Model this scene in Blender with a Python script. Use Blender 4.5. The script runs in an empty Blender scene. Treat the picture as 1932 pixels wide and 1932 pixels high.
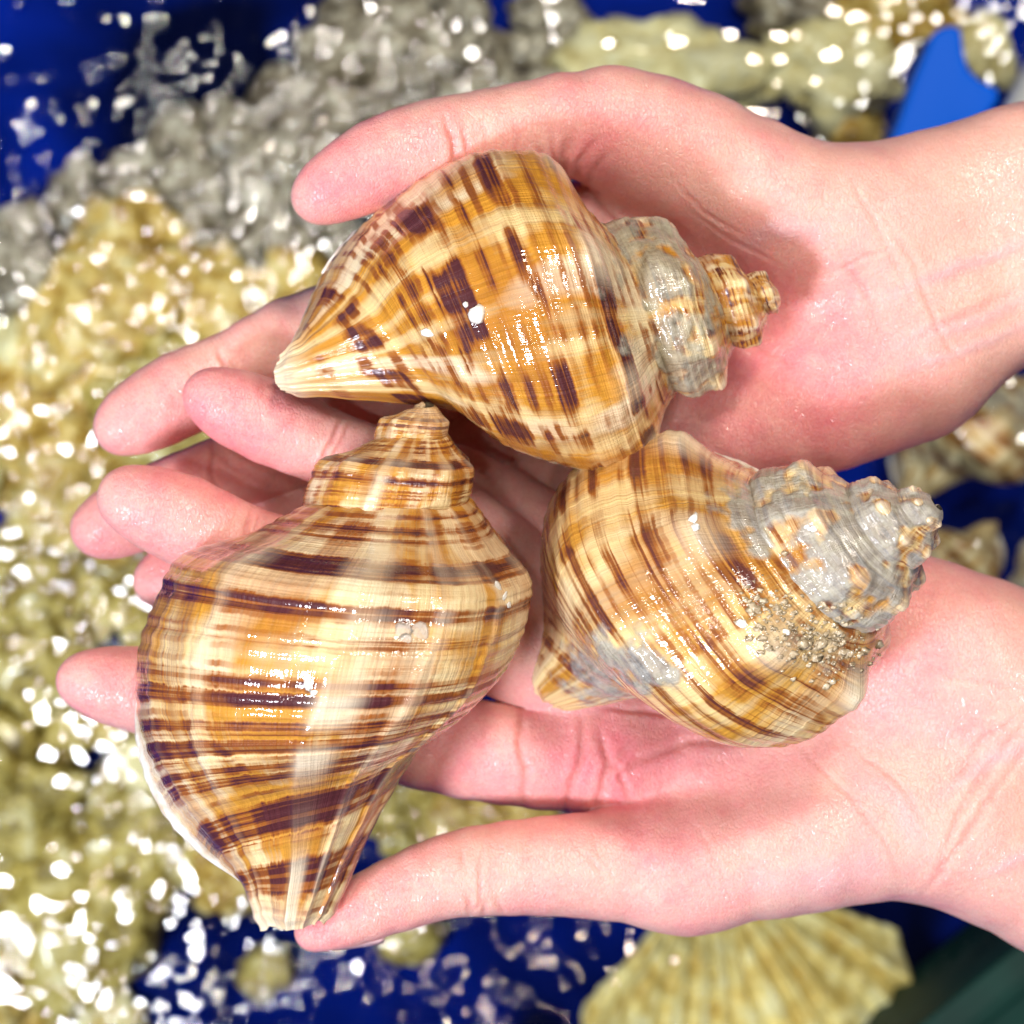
import bpy, math, random
import numpy as np
from mathutils import Vector, Matrix

# ------------------------------------------------------------------ camera, world, lamps
# lengths below are in hundredths of the frame: 1 unit U = 0.1035 mm, the frame is about 20 cm wide
U = 0.2 / 1932.0
DC = 4100.0                      # height of the lens above the palms, in U
sc = bpy.context.scene
cam_d = bpy.data.cameras.new('camera')
cam = bpy.data.objects.new('camera', cam_d)
sc.collection.objects.link(cam)
cam.location = (0, 0, DC * U)
cam_d.sensor_width = 36.0
cam_d.lens = 36.0 * DC / 1932.0
cam_d.clip_start = 0.01
cam_d.clip_end = 50
cam_d.dof.use_dof = True
cam_d.dof.focus_distance = (DC - 400) * U
cam_d.dof.aperture_fstop = (cam_d.lens * 1e-3) / 0.0050
sc.camera = cam

w = bpy.data.worlds.new('World')
sc.world = w
w.use_nodes = True
bgn = w.node_tree.nodes['Background']
bgn.inputs[0].default_value = (0.86, 0.90, 1.0, 1)
bgn.inputs[1].default_value = 0.02

def area(name, loc, target, size, watts, col, size_y=None):
    d = bpy.data.lights.new(name, 'AREA')
    d.energy = watts
    d.color = col
    d.shape = 'RECTANGLE' if size_y else 'DISK'
    d.size = size
    if size_y:
        d.size_y = size_y
    o = bpy.data.objects.new(name, d)
    sc.collection.objects.link(o)
    o.location = loc
    o.rotation_euler = (Vector(target) - Vector(loc)).to_track_quat('-Z', 'Y').to_euler()
    return o

# cool key lamp beyond the lower left of the frame, small warm lamps on the ceiling, one added fill lamp at upper right
area('key_lamp', (-0.52, -0.42, 0.72), (0, 0, 0), 0.18, 12.8, (0.90, 0.91, 1.0))
area('overhead_lamp', (0.22, 0.72, 0.95), (0, 0, 0), 0.16, 8.5, (1.0, 0.85, 0.70))
area('ceiling_or_fill_lamp', (-0.36, 0.34, 1.75), (0, 0, -.2), 0.09, 3.4, (1.0, 0.97, 0.92))
area('ceiling_or_fill_lamp', (-0.30, -0.16, 1.75), (0, 0, -.2), 0.08, 3.0, (1.0, 0.95, 0.88))
area('ceiling_or_fill_lamp', (-0.10, 0.52, 1.80), (0, 0, -.2), 0.08, 2.4, (1.0, 0.95, 0.88))
area('ceiling_or_fill_lamp', (0.62, 0.34, 1.25), (0.1, 0.1, -.2), 0.24, 7.5, (1.0, 0.95, 0.88))  # added fill lamp, brightens the upper-right tank stones lying in the hands' shadow
area('ceiling_or_fill_lamp', (-0.08, -0.52, 1.80), (0, 0, -.2), 0.07, 2.0, (1.0, 0.80, 0.70))

sc.view_settings.view_transform = 'Standard'
sc.view_settings.look = 'None'
sc.view_settings.exposure = 0.0
sc.view_settings.gamma = 1.0
sc.view_settings.use_curve_mapping = False
sc.render.engine = 'CYCLES'
sc.cycles.use_denoising = True
sc.cycles.sample_clamp_direct = 0
sc.cycles.sample_clamp_indirect = 4.0
sc.cycles.caustics_reflective = False
sc.cycles.caustics_refractive = False
sc.cycles.max_bounces = 8
sc.cycles.transparent_max_bounces = 8

rng = np.random.default_rng(7)
random.seed(7)

# ------------------------------------------------------------------ helpers
def at(px, py, z):
    """Point at height z (U) above the palms that stands over picture spot px, py."""
    k = (DC - z) / DC
    return np.array([(px - 966) * k, (966 - py) * k, z], float)

def link(o, parent=None):
    sc.collection.objects.link(o)
    if parent is not None:
        o.parent = parent
    return o

def mesh_obj(name, V, F, mat, parent=None, smooth=True, uv=None, attrs=None, origin=None):
    """V in U (world), F array of quads or list of faces."""
    V = np.asarray(V, float) * U
    if origin is not None:
        V = V - np.asarray(origin, float) * U
    me = bpy.data.meshes.new(name)
    if isinstance(F, np.ndarray):
        n, k = F.shape
        me.vertices.add(len(V))
        me.vertices.foreach_set('co', V.astype(np.float32).ravel())
        me.loops.add(n * k)
        me.loops.foreach_set('vertex_index', F.astype(np.int32).ravel())
        me.polygons.add(n)
        me.polygons.foreach_set('loop_start', np.arange(0, n * k, k, dtype=np.int32))
        me.polygons.foreach_set('loop_total', np.full(n, k, np.int32))
        me.update(calc_edges=True)
    else:
        me.from_pydata([tuple(v) for v in V], [], [tuple(f) for f in F])
    me.validate()
    if smooth:
        me.polygons.foreach_set('use_smooth', np.ones(len(me.polygons), bool))
    if uv is not None:
        l = me.uv_layers.new(name='UVMap')
        vi = np.empty(len(me.loops), np.int32)
        me.loops.foreach_get('vertex_index', vi)
        l.data.foreach_set('uv', np.asarray(uv, np.float32)[vi].ravel())
    for nm, a in (attrs or {}).items():
        at_ = me.attributes.new(nm, 'FLOAT', 'POINT')
        at_.data.foreach_set('value', np.asarray(a, np.float32))
    me.materials.append(mat)
    o = bpy.data.objects.new(name, me)
    link(o, parent)
    if origin is not None:
        if parent is None:
            o.location = np.asarray(origin, float) * U
        else:
            o.location = Vector(np.asarray(origin, float) * U) - parent.location
    return o

def empty(name, origin):
    o = bpy.data.objects.new(name, None)
    o.empty_display_size = 0.01
    link(o)
    o.location = np.asarray(origin, float) * U
    return o

def tag(o, label, cat, group=None):
    o['label'] = label
    o['category'] = cat
    if group:
        o['group'] = group
    return o

def sstep(a, b, x):
    t = np.clip((x - a) / (b - a), 0, 1)
    return t * t * (3 - 2 * t)

def vnoise(P, seed=0):
    """Smooth value noise in 2 or 3 dimensions, range -1..1."""
    P = np.asarray(P, float)
    i = np.floor(P).astype(np.int64)
    f = P - i
    f = f * f * (3 - 2 * f)
    d = P.shape[-1]
    out = 0
    for c in range(2 ** d):
        wgt = 1.0
        h = np.full(P.shape[:-1], seed * 7919 + 13, np.int64)
        for k in range(d):
            b = (c >> k) & 1
            wgt = wgt * (f[..., k] if b else 1 - f[..., k])
            h = h * 374761393 + (i[..., k] + b) * [668265263, 2246822519, 3266489917][k]
            h = (h ^ (h >> 13)) & 0x7fffffff
        h = (h * 1274126177) & 0x7fffffff
        h = (h ^ (h >> 16)) & 0xffff
        out = out + wgt * (h / 32767.5 - 1)
    return out

def fbm(P, oct=3, seed=0):
    a, s, o = 1.0, 1.0, 0
    for k in range(oct):
        o = o + a * vnoise(np.asarray(P) * s, seed + k)
        a *= .5
        s *= 2.1
    return o

def tube(c, r, n):
    c = np.asarray(c, float); r = np.broadcast_to(r, (len(c),))
    t = np.gradient(c, axis=0); t /= np.linalg.norm(t, axis=1)[:, None] + 1e-9
    ref = np.array([.31, .52, .79])
    a = np.cross(t, ref); a /= np.linalg.norm(a, axis=1)[:, None]
    b = np.cross(t, a)
    th = np.arange(n) / n * 2 * np.pi
    V = c[:, None] + r[:, None, None] * (np.cos(th)[None, :, None] * a[:, None] + np.sin(th)[None, :, None] * b[:, None])
    m = len(c)
    F = [[i * n + j, i * n + (j + 1) % n, (i + 1) * n + (j + 1) % n, (i + 1) * n + j] for i in range(m - 1) for j in range(n)]
    V = np.concatenate([V.reshape(-1, 3), c[:1], c[-1:]])
    F3 = [[(j + 1) % n, j, m * n, m * n] for j in range(n)] + [[(m - 1) * n + j, (m - 1) * n + (j + 1) % n, m * n + 1, m * n + 1] for j in range(n)]
    Fl = [tuple(f) for f in F] + [tuple(f[:3]) for f in F3]
    return V, Fl

# ------------------------------------------------------------------ material helpers
class NT:
    def __init__(self, name):
        self.m = bpy.data.materials.new(name)
        self.m.use_nodes = True
        self.t = self.m.node_tree
        self.b = self.t.nodes['Principled BSDF']
        self.out = self.t.nodes['Material Output']
    def n(self, typ, **kw):
        x = self.t.nodes.new(typ)
        for k, v in kw.items():
            if k.startswith('_'):
                setattr(x, k[1:], v)
        for k, v in kw.items():
            if k.startswith('_'):
                continue
            key = int(k[1:]) if k[0] == 'i' and k[1:].isdigit() else k.replace('__', ' ')
            self.set(x.inputs[key], v)
        return x
    def set(self, inp, v):
        if isinstance(v, bpy.types.NodeSocket):
            self.t.links.new(v, inp)
        elif isinstance(v, bpy.types.Node):
            self.t.links.new(v.outputs[0], inp)
        else:
            if isinstance(v, (tuple, list)) and len(v) == 3 and inp.type == 'RGBA':
                v = (*v, 1)
            inp.default_value = v
    def math(self, op, a, b=0.0, c=None, clamp=False):
        x = self.n('ShaderNodeMath', _operation=op, _use_clamp=clamp, i0=a, i1=b)
        if c is not None:
            self.set(x.inputs[2], c)
        return x.outputs[0]
    def mix(self, f, a, b, mode='MIX'):
        x = self.n('ShaderNodeMix', _data_type='RGBA', _blend_type=mode)
        self.set(x.inputs[0], f); self.set(x.inputs[6], a); self.set(x.inputs[7], b)
        return x.outputs[2]
    def ramp(self, f, stops, interp='LINEAR'):
        x = self.n('ShaderNodeValToRGB', i0=f)
        cr = x.color_ramp
        cr.interpolation = interp
        while len(cr.elements) < len(stops):
            cr.elements.new(0.5)
        for e, (p, c) in zip(cr.elements, stops):
            e.position = p
            if not isinstance(c, (tuple, list)):
                c = (c, c, c)
            e.color = (*c, 1)
        return x.outputs[0]
    def noise(self, vec, scale, detail=3, rough=.55, dist=0, dim='3D'):
        x = self.n('ShaderNodeTexNoise', _noise_dimensions=dim, Scale=scale, Detail=detail, Roughness=rough, Distortion=dist)
        if vec is not None:
            self.set(x.inputs['Vector'], vec)
        return x.outputs[0]
    def mapr(self, f, a, b, c=0.0, d=1.0, smooth=False):
        x = self.n('ShaderNodeMapRange', _interpolation_type='SMOOTHSTEP' if smooth else 'LINEAR', i0=f, i1=a, i2=b, i3=c, i4=d)
        return x.outputs[0]
    def bump(self, h, strength, dist, normal=None):
        x = self.n('ShaderNodeBump', Strength=strength, Distance=dist, Height=h)
        if normal is not None:
            self.set(x.inputs['Normal'], normal)
        return x.outputs[0]
    def P(self, **kw):
        for k, v in kw.items():
            self.set(self.b.inputs[k.replace('_', ' ')], v)
        return self.m

def scale_vec(N, vec, s):
    return N.n('ShaderNodeVectorMath', _operation='MULTIPLY', i0=vec, i1=s).outputs[0]

# ------------------------------------------------------------------ skin
def make_skin():
    N = NT('wet_skin')
    co = N.n('ShaderNodeTexCoord').outputs['Object']
    red = N.n('ShaderNodeAttribute', _attribute_name='flush').outputs['Fac']
    crease = N.n('ShaderNodeAttribute', _attribute_name='crease').outputs['Fac']
    warm = N.n('ShaderNodeAttribute', _attribute_name='arm').outputs['Fac']
    vein = N.n('ShaderNodeAttribute', _attribute_name='vein').outputs['Fac']
    n1 = N.noise(co, 60, 3, .6)
    n2 = N.noise(co, 190, 3, .6)
    n3 = N.noise(co, 900, 2, .5)
    f = N.math('ADD', red, N.math('MULTIPLY', N.math('SUBTRACT', n1, .5), 1.1))
    f = N.math('ADD', f, N.math('MULTIPLY', N.math('SUBTRACT', n2, .5), 1.0), clamp=True)
    c = N.ramp(f, [(0, (.84, .455, .395)), (.45, (.84, .345, .335)), (1, (.80, .19, .245))])
    c = N.mix(N.math('MULTIPLY', warm, .8), c, (.80, .46, .36))
    c = N.mix(N.math('MULTIPLY', crease, .6), c, (.58, .15, .13))
    c = N.mix(.10, c, N.ramp(n3, [(.35, (.62, .30, .24)), (.65, (.95, .72, .62))]))
    c = N.mix(N.math('MULTIPLY', vein, .40), c, (.55, .40, .48))
    pore = N.noise(co, 2400, 2, .5)
    c = N.mix(.10, c, N.ramp(pore, [(.35, (.55, .22, .18)), (.65, (.98, .78, .70))]))
    # fine crossed skin lines
    v1 = N.n('ShaderNodeTexVoronoi', _feature='DISTANCE_TO_EDGE', Scale=1700, Randomness=1.0,
             Vector=scale_vec(N, co, (1.0, .45, .7))).outputs['Distance']
    v2 = N.n('ShaderNodeTexVoronoi', _feature='DISTANCE_TO_EDGE', Scale=260, Randomness=1.0,
             Vector=scale_vec(N, co, (.55, 1.0, .7))).outputs['Distance']
    h = N.math('ADD', N.mapr(v1, 0, .12), N.math('MULTIPLY', N.mapr(v2, 0, .03), .22))
    h = N.math('ADD', h, N.math('MULTIPLY', n3, .6))
    h = N.math('ADD', h, N.math('MULTIPLY', pore, .7))
    bmp = N.bump(h, .45, .00028)
    bmp2 = N.bump(N.noise(co, 120, 2), .10, .002, bmp)
    wet = N.mapr(N.noise(co, 34, 3, .6), .50, .66)
    drop = N.bump(N.noise(co, 420, 2, .5), .35, .0012, bmp)
    N.P(Base_Color=c, Roughness=.44, Specular_IOR_Level=.42, Normal=bmp2,
        Subsurface_Weight=.55, Subsurface_Radius=(1.0, .30, .18), Subsurface_Scale=.0045,
        Coat_Weight=N.math('ADD', .16, N.math('MULTIPLY', wet, .6)), Coat_Roughness=.13, Coat_Normal=drop)
    return N.m

SKIN = make_skin()
N = NT('fingernail')
N.P(Base_Color=(.80, .50, .50), Roughness=.25, Coat_Weight=.5, Coat_Roughness=.1, Subsurface_Weight=.2,
    Subsurface_Radius=(1, .4, .3), Subsurface_Scale=.001)
NAIL = N.m

# ------------------------------------------------------------------ hands: implicit flesh around a posed skeleton
def smin(a, b, k):
    h = np.clip(.5 + .5 * (b - a) / k, 0, 1)
    return b + (a - b) * h - k * h * (1 - h)

def d_chain(P, chain, k=14.0):
    out = None
    for (a, b) in zip(chain[:-1], chain[1:]):
        A = a[:3]; B = b[:3]
        ab = B - A
        t = np.clip(((P - A) @ ab) / max(ab @ ab, 1e-6), 0, 1)
        d = np.sqrt(((P - (A + t[:, None] * ab)) ** 2).sum(1)) - (a[3] + (b[3] - a[3]) * t)
        out = d if out is None else smin(out, d, k)
    return out

def to_chain(nodes):
    """picture nodes (px, py, height, radius) -> smoothed chain of points with radii."""
    pts = [np.array([*at(x, y, z), r * (DC - z) / DC]) for x, y, z, r in nodes]
    res = []
    n = len(pts)
    for i in range(n - 1):
        p0 = pts[max(i - 1, 0)]; p1 = pts[i]; p2 = pts[i + 1]; p3 = pts[min(i + 2, n - 1)]
        for t in (0, .5):
            res.append(.5 * ((2 * p1) + (-p0 + p2) * t + (2 * p0 - 5 * p1 + 4 * p2 - p3) * t * t + (-p0 + 3 * p1 - 3 * p2 + p3) * t ** 3))
    res.append(pts[-1])
    return np.array(res)

class Hand:
    def __init__(self, palm, fingers, kp=75.0, kf=45.0, dents=()):
        self.chains = [to_chain(c) for c in palm + fingers]
        self.np_ = len(palm)
        self.kp, self.kf = kp, kf
        self.dents = [(at(x, y, z), r, a) for x, y, z, r, a in dents]
        self.A = np.concatenate([c[:-1] for c in self.chains])
        self.B = np.concatenate([c[1:] for c in self.chains])
        self.id = np.concatenate([np.full(len(c) - 1, i) for i, c in enumerate(self.chains)])
    def seg(self, P, i):
        A = self.A[i]; ab = self.B[i] - A
        q = P - A[:3]
        t = np.clip((q @ ab[:3]) / max(ab[:3] @ ab[:3], 1e-6), 0, 1)
        q -= t[:, None] * ab[:3]
        return np.sqrt(np.einsum('ij,ij->i', q, q)) - (A[3] + ab[3] * t)
    def sdf(self, P, rho=None):
        """Distance to the flesh; with rho, P lies within rho of its mean and far bones are skipped."""
        P = np.asarray(P, np.float64)
        keep = np.ones(len(self.A), bool)
        if rho is not None:
            c = P.mean(0)
            ab = self.B - self.A
            t = np.clip(((c - self.A[:, :3]) * ab[:, :3]).sum(1) / np.maximum((ab[:, :3] ** 2).sum(1), 1e-6), 0, 1)
            dd = np.sqrt(((c - self.A[:, :3] - t[:, None] * ab[:, :3]) ** 2).sum(1)) - (self.A[:, 3] + ab[:, 3] * t)
            dmin = dd.min()
            keep = dd < dmin + 2 * rho + self.kp + 25
            cm = np.array([dd[self.id == i].min() for i in range(len(self.chains))])
            keep &= dd < cm[self.id] + 2 * rho + 20
        d = None; fing = []
        for i in range(len(self.chains)):
            e = None
            for j in np.nonzero((self.id == i) & keep)[0]:
                f = self.seg(P, j)
                e = f if e is None else smin(e, f, 14.0)
            if e is None:
                continue
            if i < self.np_:
                d = e if d is None else smin(d, e, self.kp)
            else:
                fing.append(e)
        if d is None:
            d = np.full(len(P), 1e3)
        for c0, r, a in self.dents:
            d = d + a * np.exp(-((P - c0) ** 2).sum(1) / (r * r))
        out = d
        for e in fing:
            out = np.minimum(out, smin(d, e, self.kf))
        return out
    def bounds(self, xmax):
        allp = np.concatenate(self.chains)
        lo = (allp[:, :3] - allp[:, 3:4]).min(0) - 30
        hi = (allp[:, :3] + allp[:, 3:4]).max(0) + 30
        hi[0] = min(hi[0], xmax)
        return lo, hi

def surface_nets(sdf, lo, hi, h, B=14):
    nb = np.ceil((hi - lo) / (h * B)).astype(int)
    n = nb * B + 1
    D = np.full(n, 1e3, np.float32)
    g = [np.arange(k) for k in nb]
    bc = np.stack(np.meshgrid(*g, indexing='ij'), -1).reshape(-1, 3)
    cen = lo + (bc + .5) * B * h
    dc = sdf(cen)
    rad = B * h * math.sqrt(3) / 2 * 1.15
    o = np.arange(B + 1)
    off = np.stack(np.meshgrid(o, o, o, indexing='ij'), -1).reshape(-1, 3)
    for b, d0 in zip(bc, dc):
        sl = tuple(slice(q * B, q * B + B + 1) for q in b)
        if abs(d0) > rad:
            if d0 < 0:
                D[sl] = np.where(D[sl] == 1e3, -1e3, D[sl])
            continue
    for b, d0 in zip(bc, dc):
        if abs(d0) > rad:
            continue
        sl = tuple(slice(q * B, q * B + B + 1) for q in b)
        D[sl] = sdf(lo + (b * B + off) * h, rad).reshape(B + 1, B + 1, B + 1)
    S = D < 0
    c = np.zeros(np.array(n) - 1, np.uint8)
    corners = [(i, j, k) for i in (0, 1) for j in (0, 1) for k in (0, 1)]
    for (i, j, k) in corners:
        c += S[i:n[0] - 1 + i, j:n[1] - 1 + j, k:n[2] - 1 + k]
    act = np.argwhere((c > 0) & (c < 8))
    idx = np.full(c.shape, -1, np.int32)
    idx[tuple(act.T)] = np.arange(len(act))
    pos = np.zeros((len(act), 3)); cnt = np.zeros(len(act))
    val = {q: D[act[:, 0] + q[0], act[:, 1] + q[1], act[:, 2] + q[2]] for q in corners}
    for q in corners:
        for ax in range(3):
            if q[ax] == 1:
                continue
            r = list(q); r[ax] = 1; r = tuple(r)
            a, b = val[q], val[r]
            m = (a < 0) != (b < 0)
            t = np.where(m, a / np.where(m, a - b, 1), 0)
            p = np.tile(np.array(q, float), (len(act), 1)); p[:, ax] = t
            pos[m] += p[m]; cnt[m] += 1
    V = lo + (act + pos / cnt[:, None]) * h
    faces = []
    for ax in range(3):
        u, v = (ax + 1) % 3, (ax + 2) % 3
        a = [slice(None)] * 3; b = [slice(None)] * 3
        a[ax] = slice(0, n[ax] - 1); b[ax] = slice(1, n[ax])
        e = np.argwhere(S[tuple(a)] != S[tuple(b)])
        e = e[(e[:, u] > 0) & (e[:, v] > 0) & (e[:, u] < n[u] - 1) & (e[:, v] < n[v] - 1)]
        flip = S[tuple(e.T)]
        def I(du, dv):
            q = e.copy(); q[:, u] -= du; q[:, v] -= dv
            return idx[tuple(q.T)]
        f = np.stack([I(1, 1), I(0, 1), I(0, 0), I(1, 0)], 1)
        f[~flip] = f[~flip][:, ::-1]
        faces.append(f)
    F = np.concatenate(faces)
    F = F[(F >= 0).all(1)]
    return V, F

def seg_dist(XY, line):
    best = None; par = None
    L = np.asarray(line, float)
    acc = 0.0
    seg = np.sqrt(((L[1:] - L[:-1]) ** 2).sum(1)); tot = seg.sum()
    for a, b, s in zip(L[:-1], L[1:], seg):
        ab = b - a
        t = np.clip(((XY - a) @ ab) / (ab @ ab), 0, 1)
        d = np.sqrt(((XY - (a + t[:, None] * ab)) ** 2).sum(1))
        u = (acc + t * s) / tot
        acc += s
        if best is None:
            best, par = d, u
        else:
            m = d < best
            best = np.where(m, d, best); par = np.where(m, u, par)
    return best, par

def build_hand(hand, creases, flush, veins, name, label, h=4.6, xmax=1340.0, arm_x=(1620, 1900)):
    lo, hi = hand.bounds(xmax)
    V, F = surface_nets(hand.sdf, lo, hi, h)
    def vsum(val):
        out = np.zeros((len(V), val.shape[1]))
        for k in range(3):
            out[:, k] = sum(np.bincount(F[:, q], val[:, k], len(V)) for q in range(4))
        return out
    cnt = sum(np.bincount(F[:, q], minlength=len(V)) for q in range(4))[:, None]
    for lam in (.6, -.35, .6, -.35, .5):
        V = V + lam * (vsum(V[F].mean(1)) / np.maximum(cnt, 1) - V)
    Nn = vsum(np.cross(V[F[:, 2]] - V[F[:, 0]], V[F[:, 3]] - V[F[:, 1]]))
    Nn /= np.linalg.norm(Nn, axis=1)[:, None] + 1e-9
    if Nn[np.argmax(V[:, 2]), 2] < 0:
        F = F[:, ::-1].copy(); Nn = -Nn
    k = DC / (DC - V[:, 2])
    XY = np.stack([V[:, 0] * k + 966, 966 - V[:, 1] * k], 1)
    top = sstep(-.15, .35, Nn[:, 2])
    disp = np.zeros(len(V)); cr = np.zeros(len(V))
    for line, wd, dep in creases:
        L = np.asarray(line, float)
        m = (XY[:, 0] > L[:, 0].min() - 60) & (XY[:, 0] < L[:, 0].max() + 60) & (XY[:, 1] > L[:, 1].min() - 60) & (XY[:, 1] < L[:, 1].max() + 60)
        ix = np.nonzero(m)[0]
        wob = np.stack([vnoise(XY[ix] / 23.0, 3), vnoise(XY[ix] / 23.0, 4)], 1) * 3.0
        d, u = seg_dist(XY[ix] + wob, L)
        e = np.sin(np.pi * np.clip(u, .02, .98)) ** .6
        gsn = np.exp(-(d / wd) ** 2)
        lip = np.exp(-((d - 2.6 * wd) / (1.6 * wd)) ** 2) * .35
        disp[ix] += dep * .75 * (-gsn + lip) * e * top[ix]
        cr[ix] = np.maximum(cr[ix], np.exp(-(d / (wd * 1.2)) ** 2) * e * top[ix] * min(1, dep / 8))
    disp += fbm(V / 95.0, 2, 5) * 2.4 * sstep(-.5, .3, Nn[:, 2])
    V = V + Nn * disp[:, None]
    fl = .14 + .16 * fbm(V / 150.0, 2, 21)
    for x, y, r, a in flush:
        fl += a * np.exp(-((XY[:, 0] - x) ** 2 + (XY[:, 1] - y) ** 2) / (r * r))
    arm = sstep(arm_x[0], arm_x[1], XY[:, 0])
    ve = np.zeros(len(V))
    for line, wd in veins:
        d, u = seg_dist(XY + np.stack([vnoise(XY / 60.0, 13), vnoise(XY / 60.0, 14)], 1) * 8, line)
        ve = np.maximum(ve, np.exp(-(d / wd) ** 2) * np.sin(np.pi * np.clip(u, .03, .97)) ** .5 * top)
    V = V + Nn * (ve * 2.5)[:, None]
    o = mesh_obj(name, V, F, SKIN, attrs={'flush': fl, 'crease': cr, 'vein': ve, 'arm': arm * .75}, origin=at(1300, 500 if V[:, 1].mean() > 0 else 1400, -150))
    tag(o, label, 'hand')
    return o

# right hand (upper in the picture), palm up, fingers to the left
R_thumb = [(600, 372, 175, 48), (632, 352, 172, 66), (715, 308, 155, 82), (800, 280, 135, 84), (865, 262, 118, 80), (985, 247, 85, 88), (1140, 236, 45, 104), (1290, 300, 10, 118)]
R_index = [(228, 806, -25, 50), (262, 786, -35, 68), (345, 742, -62, 78), (432, 698, -85, 69), (550, 645, -105, 82), (680, 590, -112, 75), (840, 520, -112, 86), (1020, 440, -100, 98)]
R_mid = [(185, 1000, -105, 50), (220, 984, -112, 66), (310, 945, -130, 73), (400, 905, -142, 71), (540, 848, -165, 78), (690, 785, -180, 76), (880, 690, -175, 85), (1065, 590, -140, 98)]
R_ring = [(297, 1098, -150, 45), (330, 1083, -155, 60), (420, 1045, -170, 68), (520, 1000, -190, 66), (650, 945, -215, 74), (780, 890, -225, 72), (950, 800, -215, 80), (1105, 720, -165, 95)]
R_pinky = [(560, 1098, -215, 40), (600, 1085, -222, 56), (690, 1050, -230, 62), (770, 1015, -235, 60), (900, 960, -232, 66), (1030, 905, -205, 70), (1180, 840, -150, 88)]
R_palm = [
    [(1700, 480, -80, 150), (1400, 440, -95, 110), (1020, 440, -100, 98)],
    [(1700, 540, -90, 140), (1400, 560, -115, 105), (1065, 590, -125, 98)],
    [(1700, 610, -90, 140), (1400, 680, -120, 105), (1105, 720, -165, 95)],
    [(1700, 660, -90, 140), (1420, 770, -105, 115), (1180, 840, -150, 90)],
    [(1620, 445, -45, 150), (1480, 400, -15, 145), (1330, 315, 5, 128), (1180, 250, 25, 108)],
    [(1690, 690, -60, 150), (1560, 750, -55, 135), (1380, 800, -75, 115), (1230, 835, -120, 95)],
    [(2700, 190, -110, 172), (2300, 270, -100, 165), (1930, 350, -85, 152), (1660, 432, -75, 148)],
    [(2700, 420, -130, 182), (2300, 470, -110, 172), (1930, 530, -90, 155), (1740, 640, -80, 145)],
]
HR = Hand(R_palm, [R_thumb, R_index, R_mid, R_ring, R_pinky], dents=[(1180, 580, 0, 210, 34), (1820, 470, 80, 150, 8)])

# left hand (lower in the picture), palm up, fingers to the upper left
L_thumb = [(590, 1758, 150, 34), (625, 1740, 146, 48), (700, 1708, 132, 62), (800, 1667, 108, 72), (900, 1644, 82, 82), (1030, 1634, 55, 91), (1150, 1632, 30, 100), (1300, 1636, 5, 118)]
L_index = [(155, 1283, 45, 46), (190, 1289, 40, 64), (270, 1302, 25, 79), (380, 1322, 0, 80), (560, 1352, -30, 86), (720, 1385, -45, 86), (880, 1412, -50, 93), (1020, 1430, -55, 95), (1160, 1425, -65, 104)]
L_mid = [(236, 935, 118, 50), (268, 950, 110, 71), (350, 984, 85, 83), (456, 1028, 58, 75), (580, 1080, 25, 88), (720, 1135, -10, 84), (900, 1205, -50, 90), (1090, 1275, -85, 102)]
L_ring = [(393, 746, 100, 46), (425, 760, 92, 66), (510, 797, 70, 78), (618, 846, 48, 70), (710, 895, 25, 83), (810, 955, 5, 80), (930, 1045, -40, 86), (1070, 1150, -85, 98)]
L_pinky = [(820, 880, -70, 40), (850, 895, -75, 56), (910, 930, -90, 64), (970, 965, -105, 66), (1040, 1005, -115, 72), (1130, 1055, -120, 88)]
L_palm = [
    [(1850, 1480, -80, 150), (1500, 1440, -85, 115), (1160, 1425, -70, 104)],
    [(1850, 1420, -90, 150), (1450, 1330, -110, 108), (1090, 1275, -90, 102)],
    [(1850, 1360, -90, 150), (1450, 1220, -115, 105), (1070, 1150, -90, 98)],
    [(1850, 1300, -90, 150), (1500, 1150, -105, 110), (1130, 1055, -105, 90)],
    [(1800, 1540, -45, 150), (1620, 1560, -20, 142), (1450, 1600, 0, 130), (1290, 1638, 8, 116)],
    [(1880, 1280, -70, 150), (1740, 1205, -60, 150), (1560, 1140, -75, 130), (1300, 1085, -95, 110)],
    [(2750, 1640, -150, 178), (2350, 1475, -120, 172), (1990, 1325, -90, 160), (1850, 1270, -80, 152)],
    [(2750, 1960, -150, 178), (2350, 1790, -120, 172), (2000, 1648, -90, 160), (1830, 1560, -70, 150)],
]
HL = Hand(L_palm, [L_thumb, L_index, L_mid, L_ring, L_pinky], dents=[(1330, 1290, 20, 190, 22), (1880, 1440, 80, 150, 8)])

def fan(x0, y0, x1, y1, n, spread, wd, dep):
    out = []
    for i in range(n):
        s = (i - (n - 1) / 2) * spread
        out.append(([(x0 + s, y0), ((x0 + x1) / 2 + s * 1.2, (y0 + y1) / 2), (x1 + s * 1.3, y1)], wd, dep))
    return out

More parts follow.
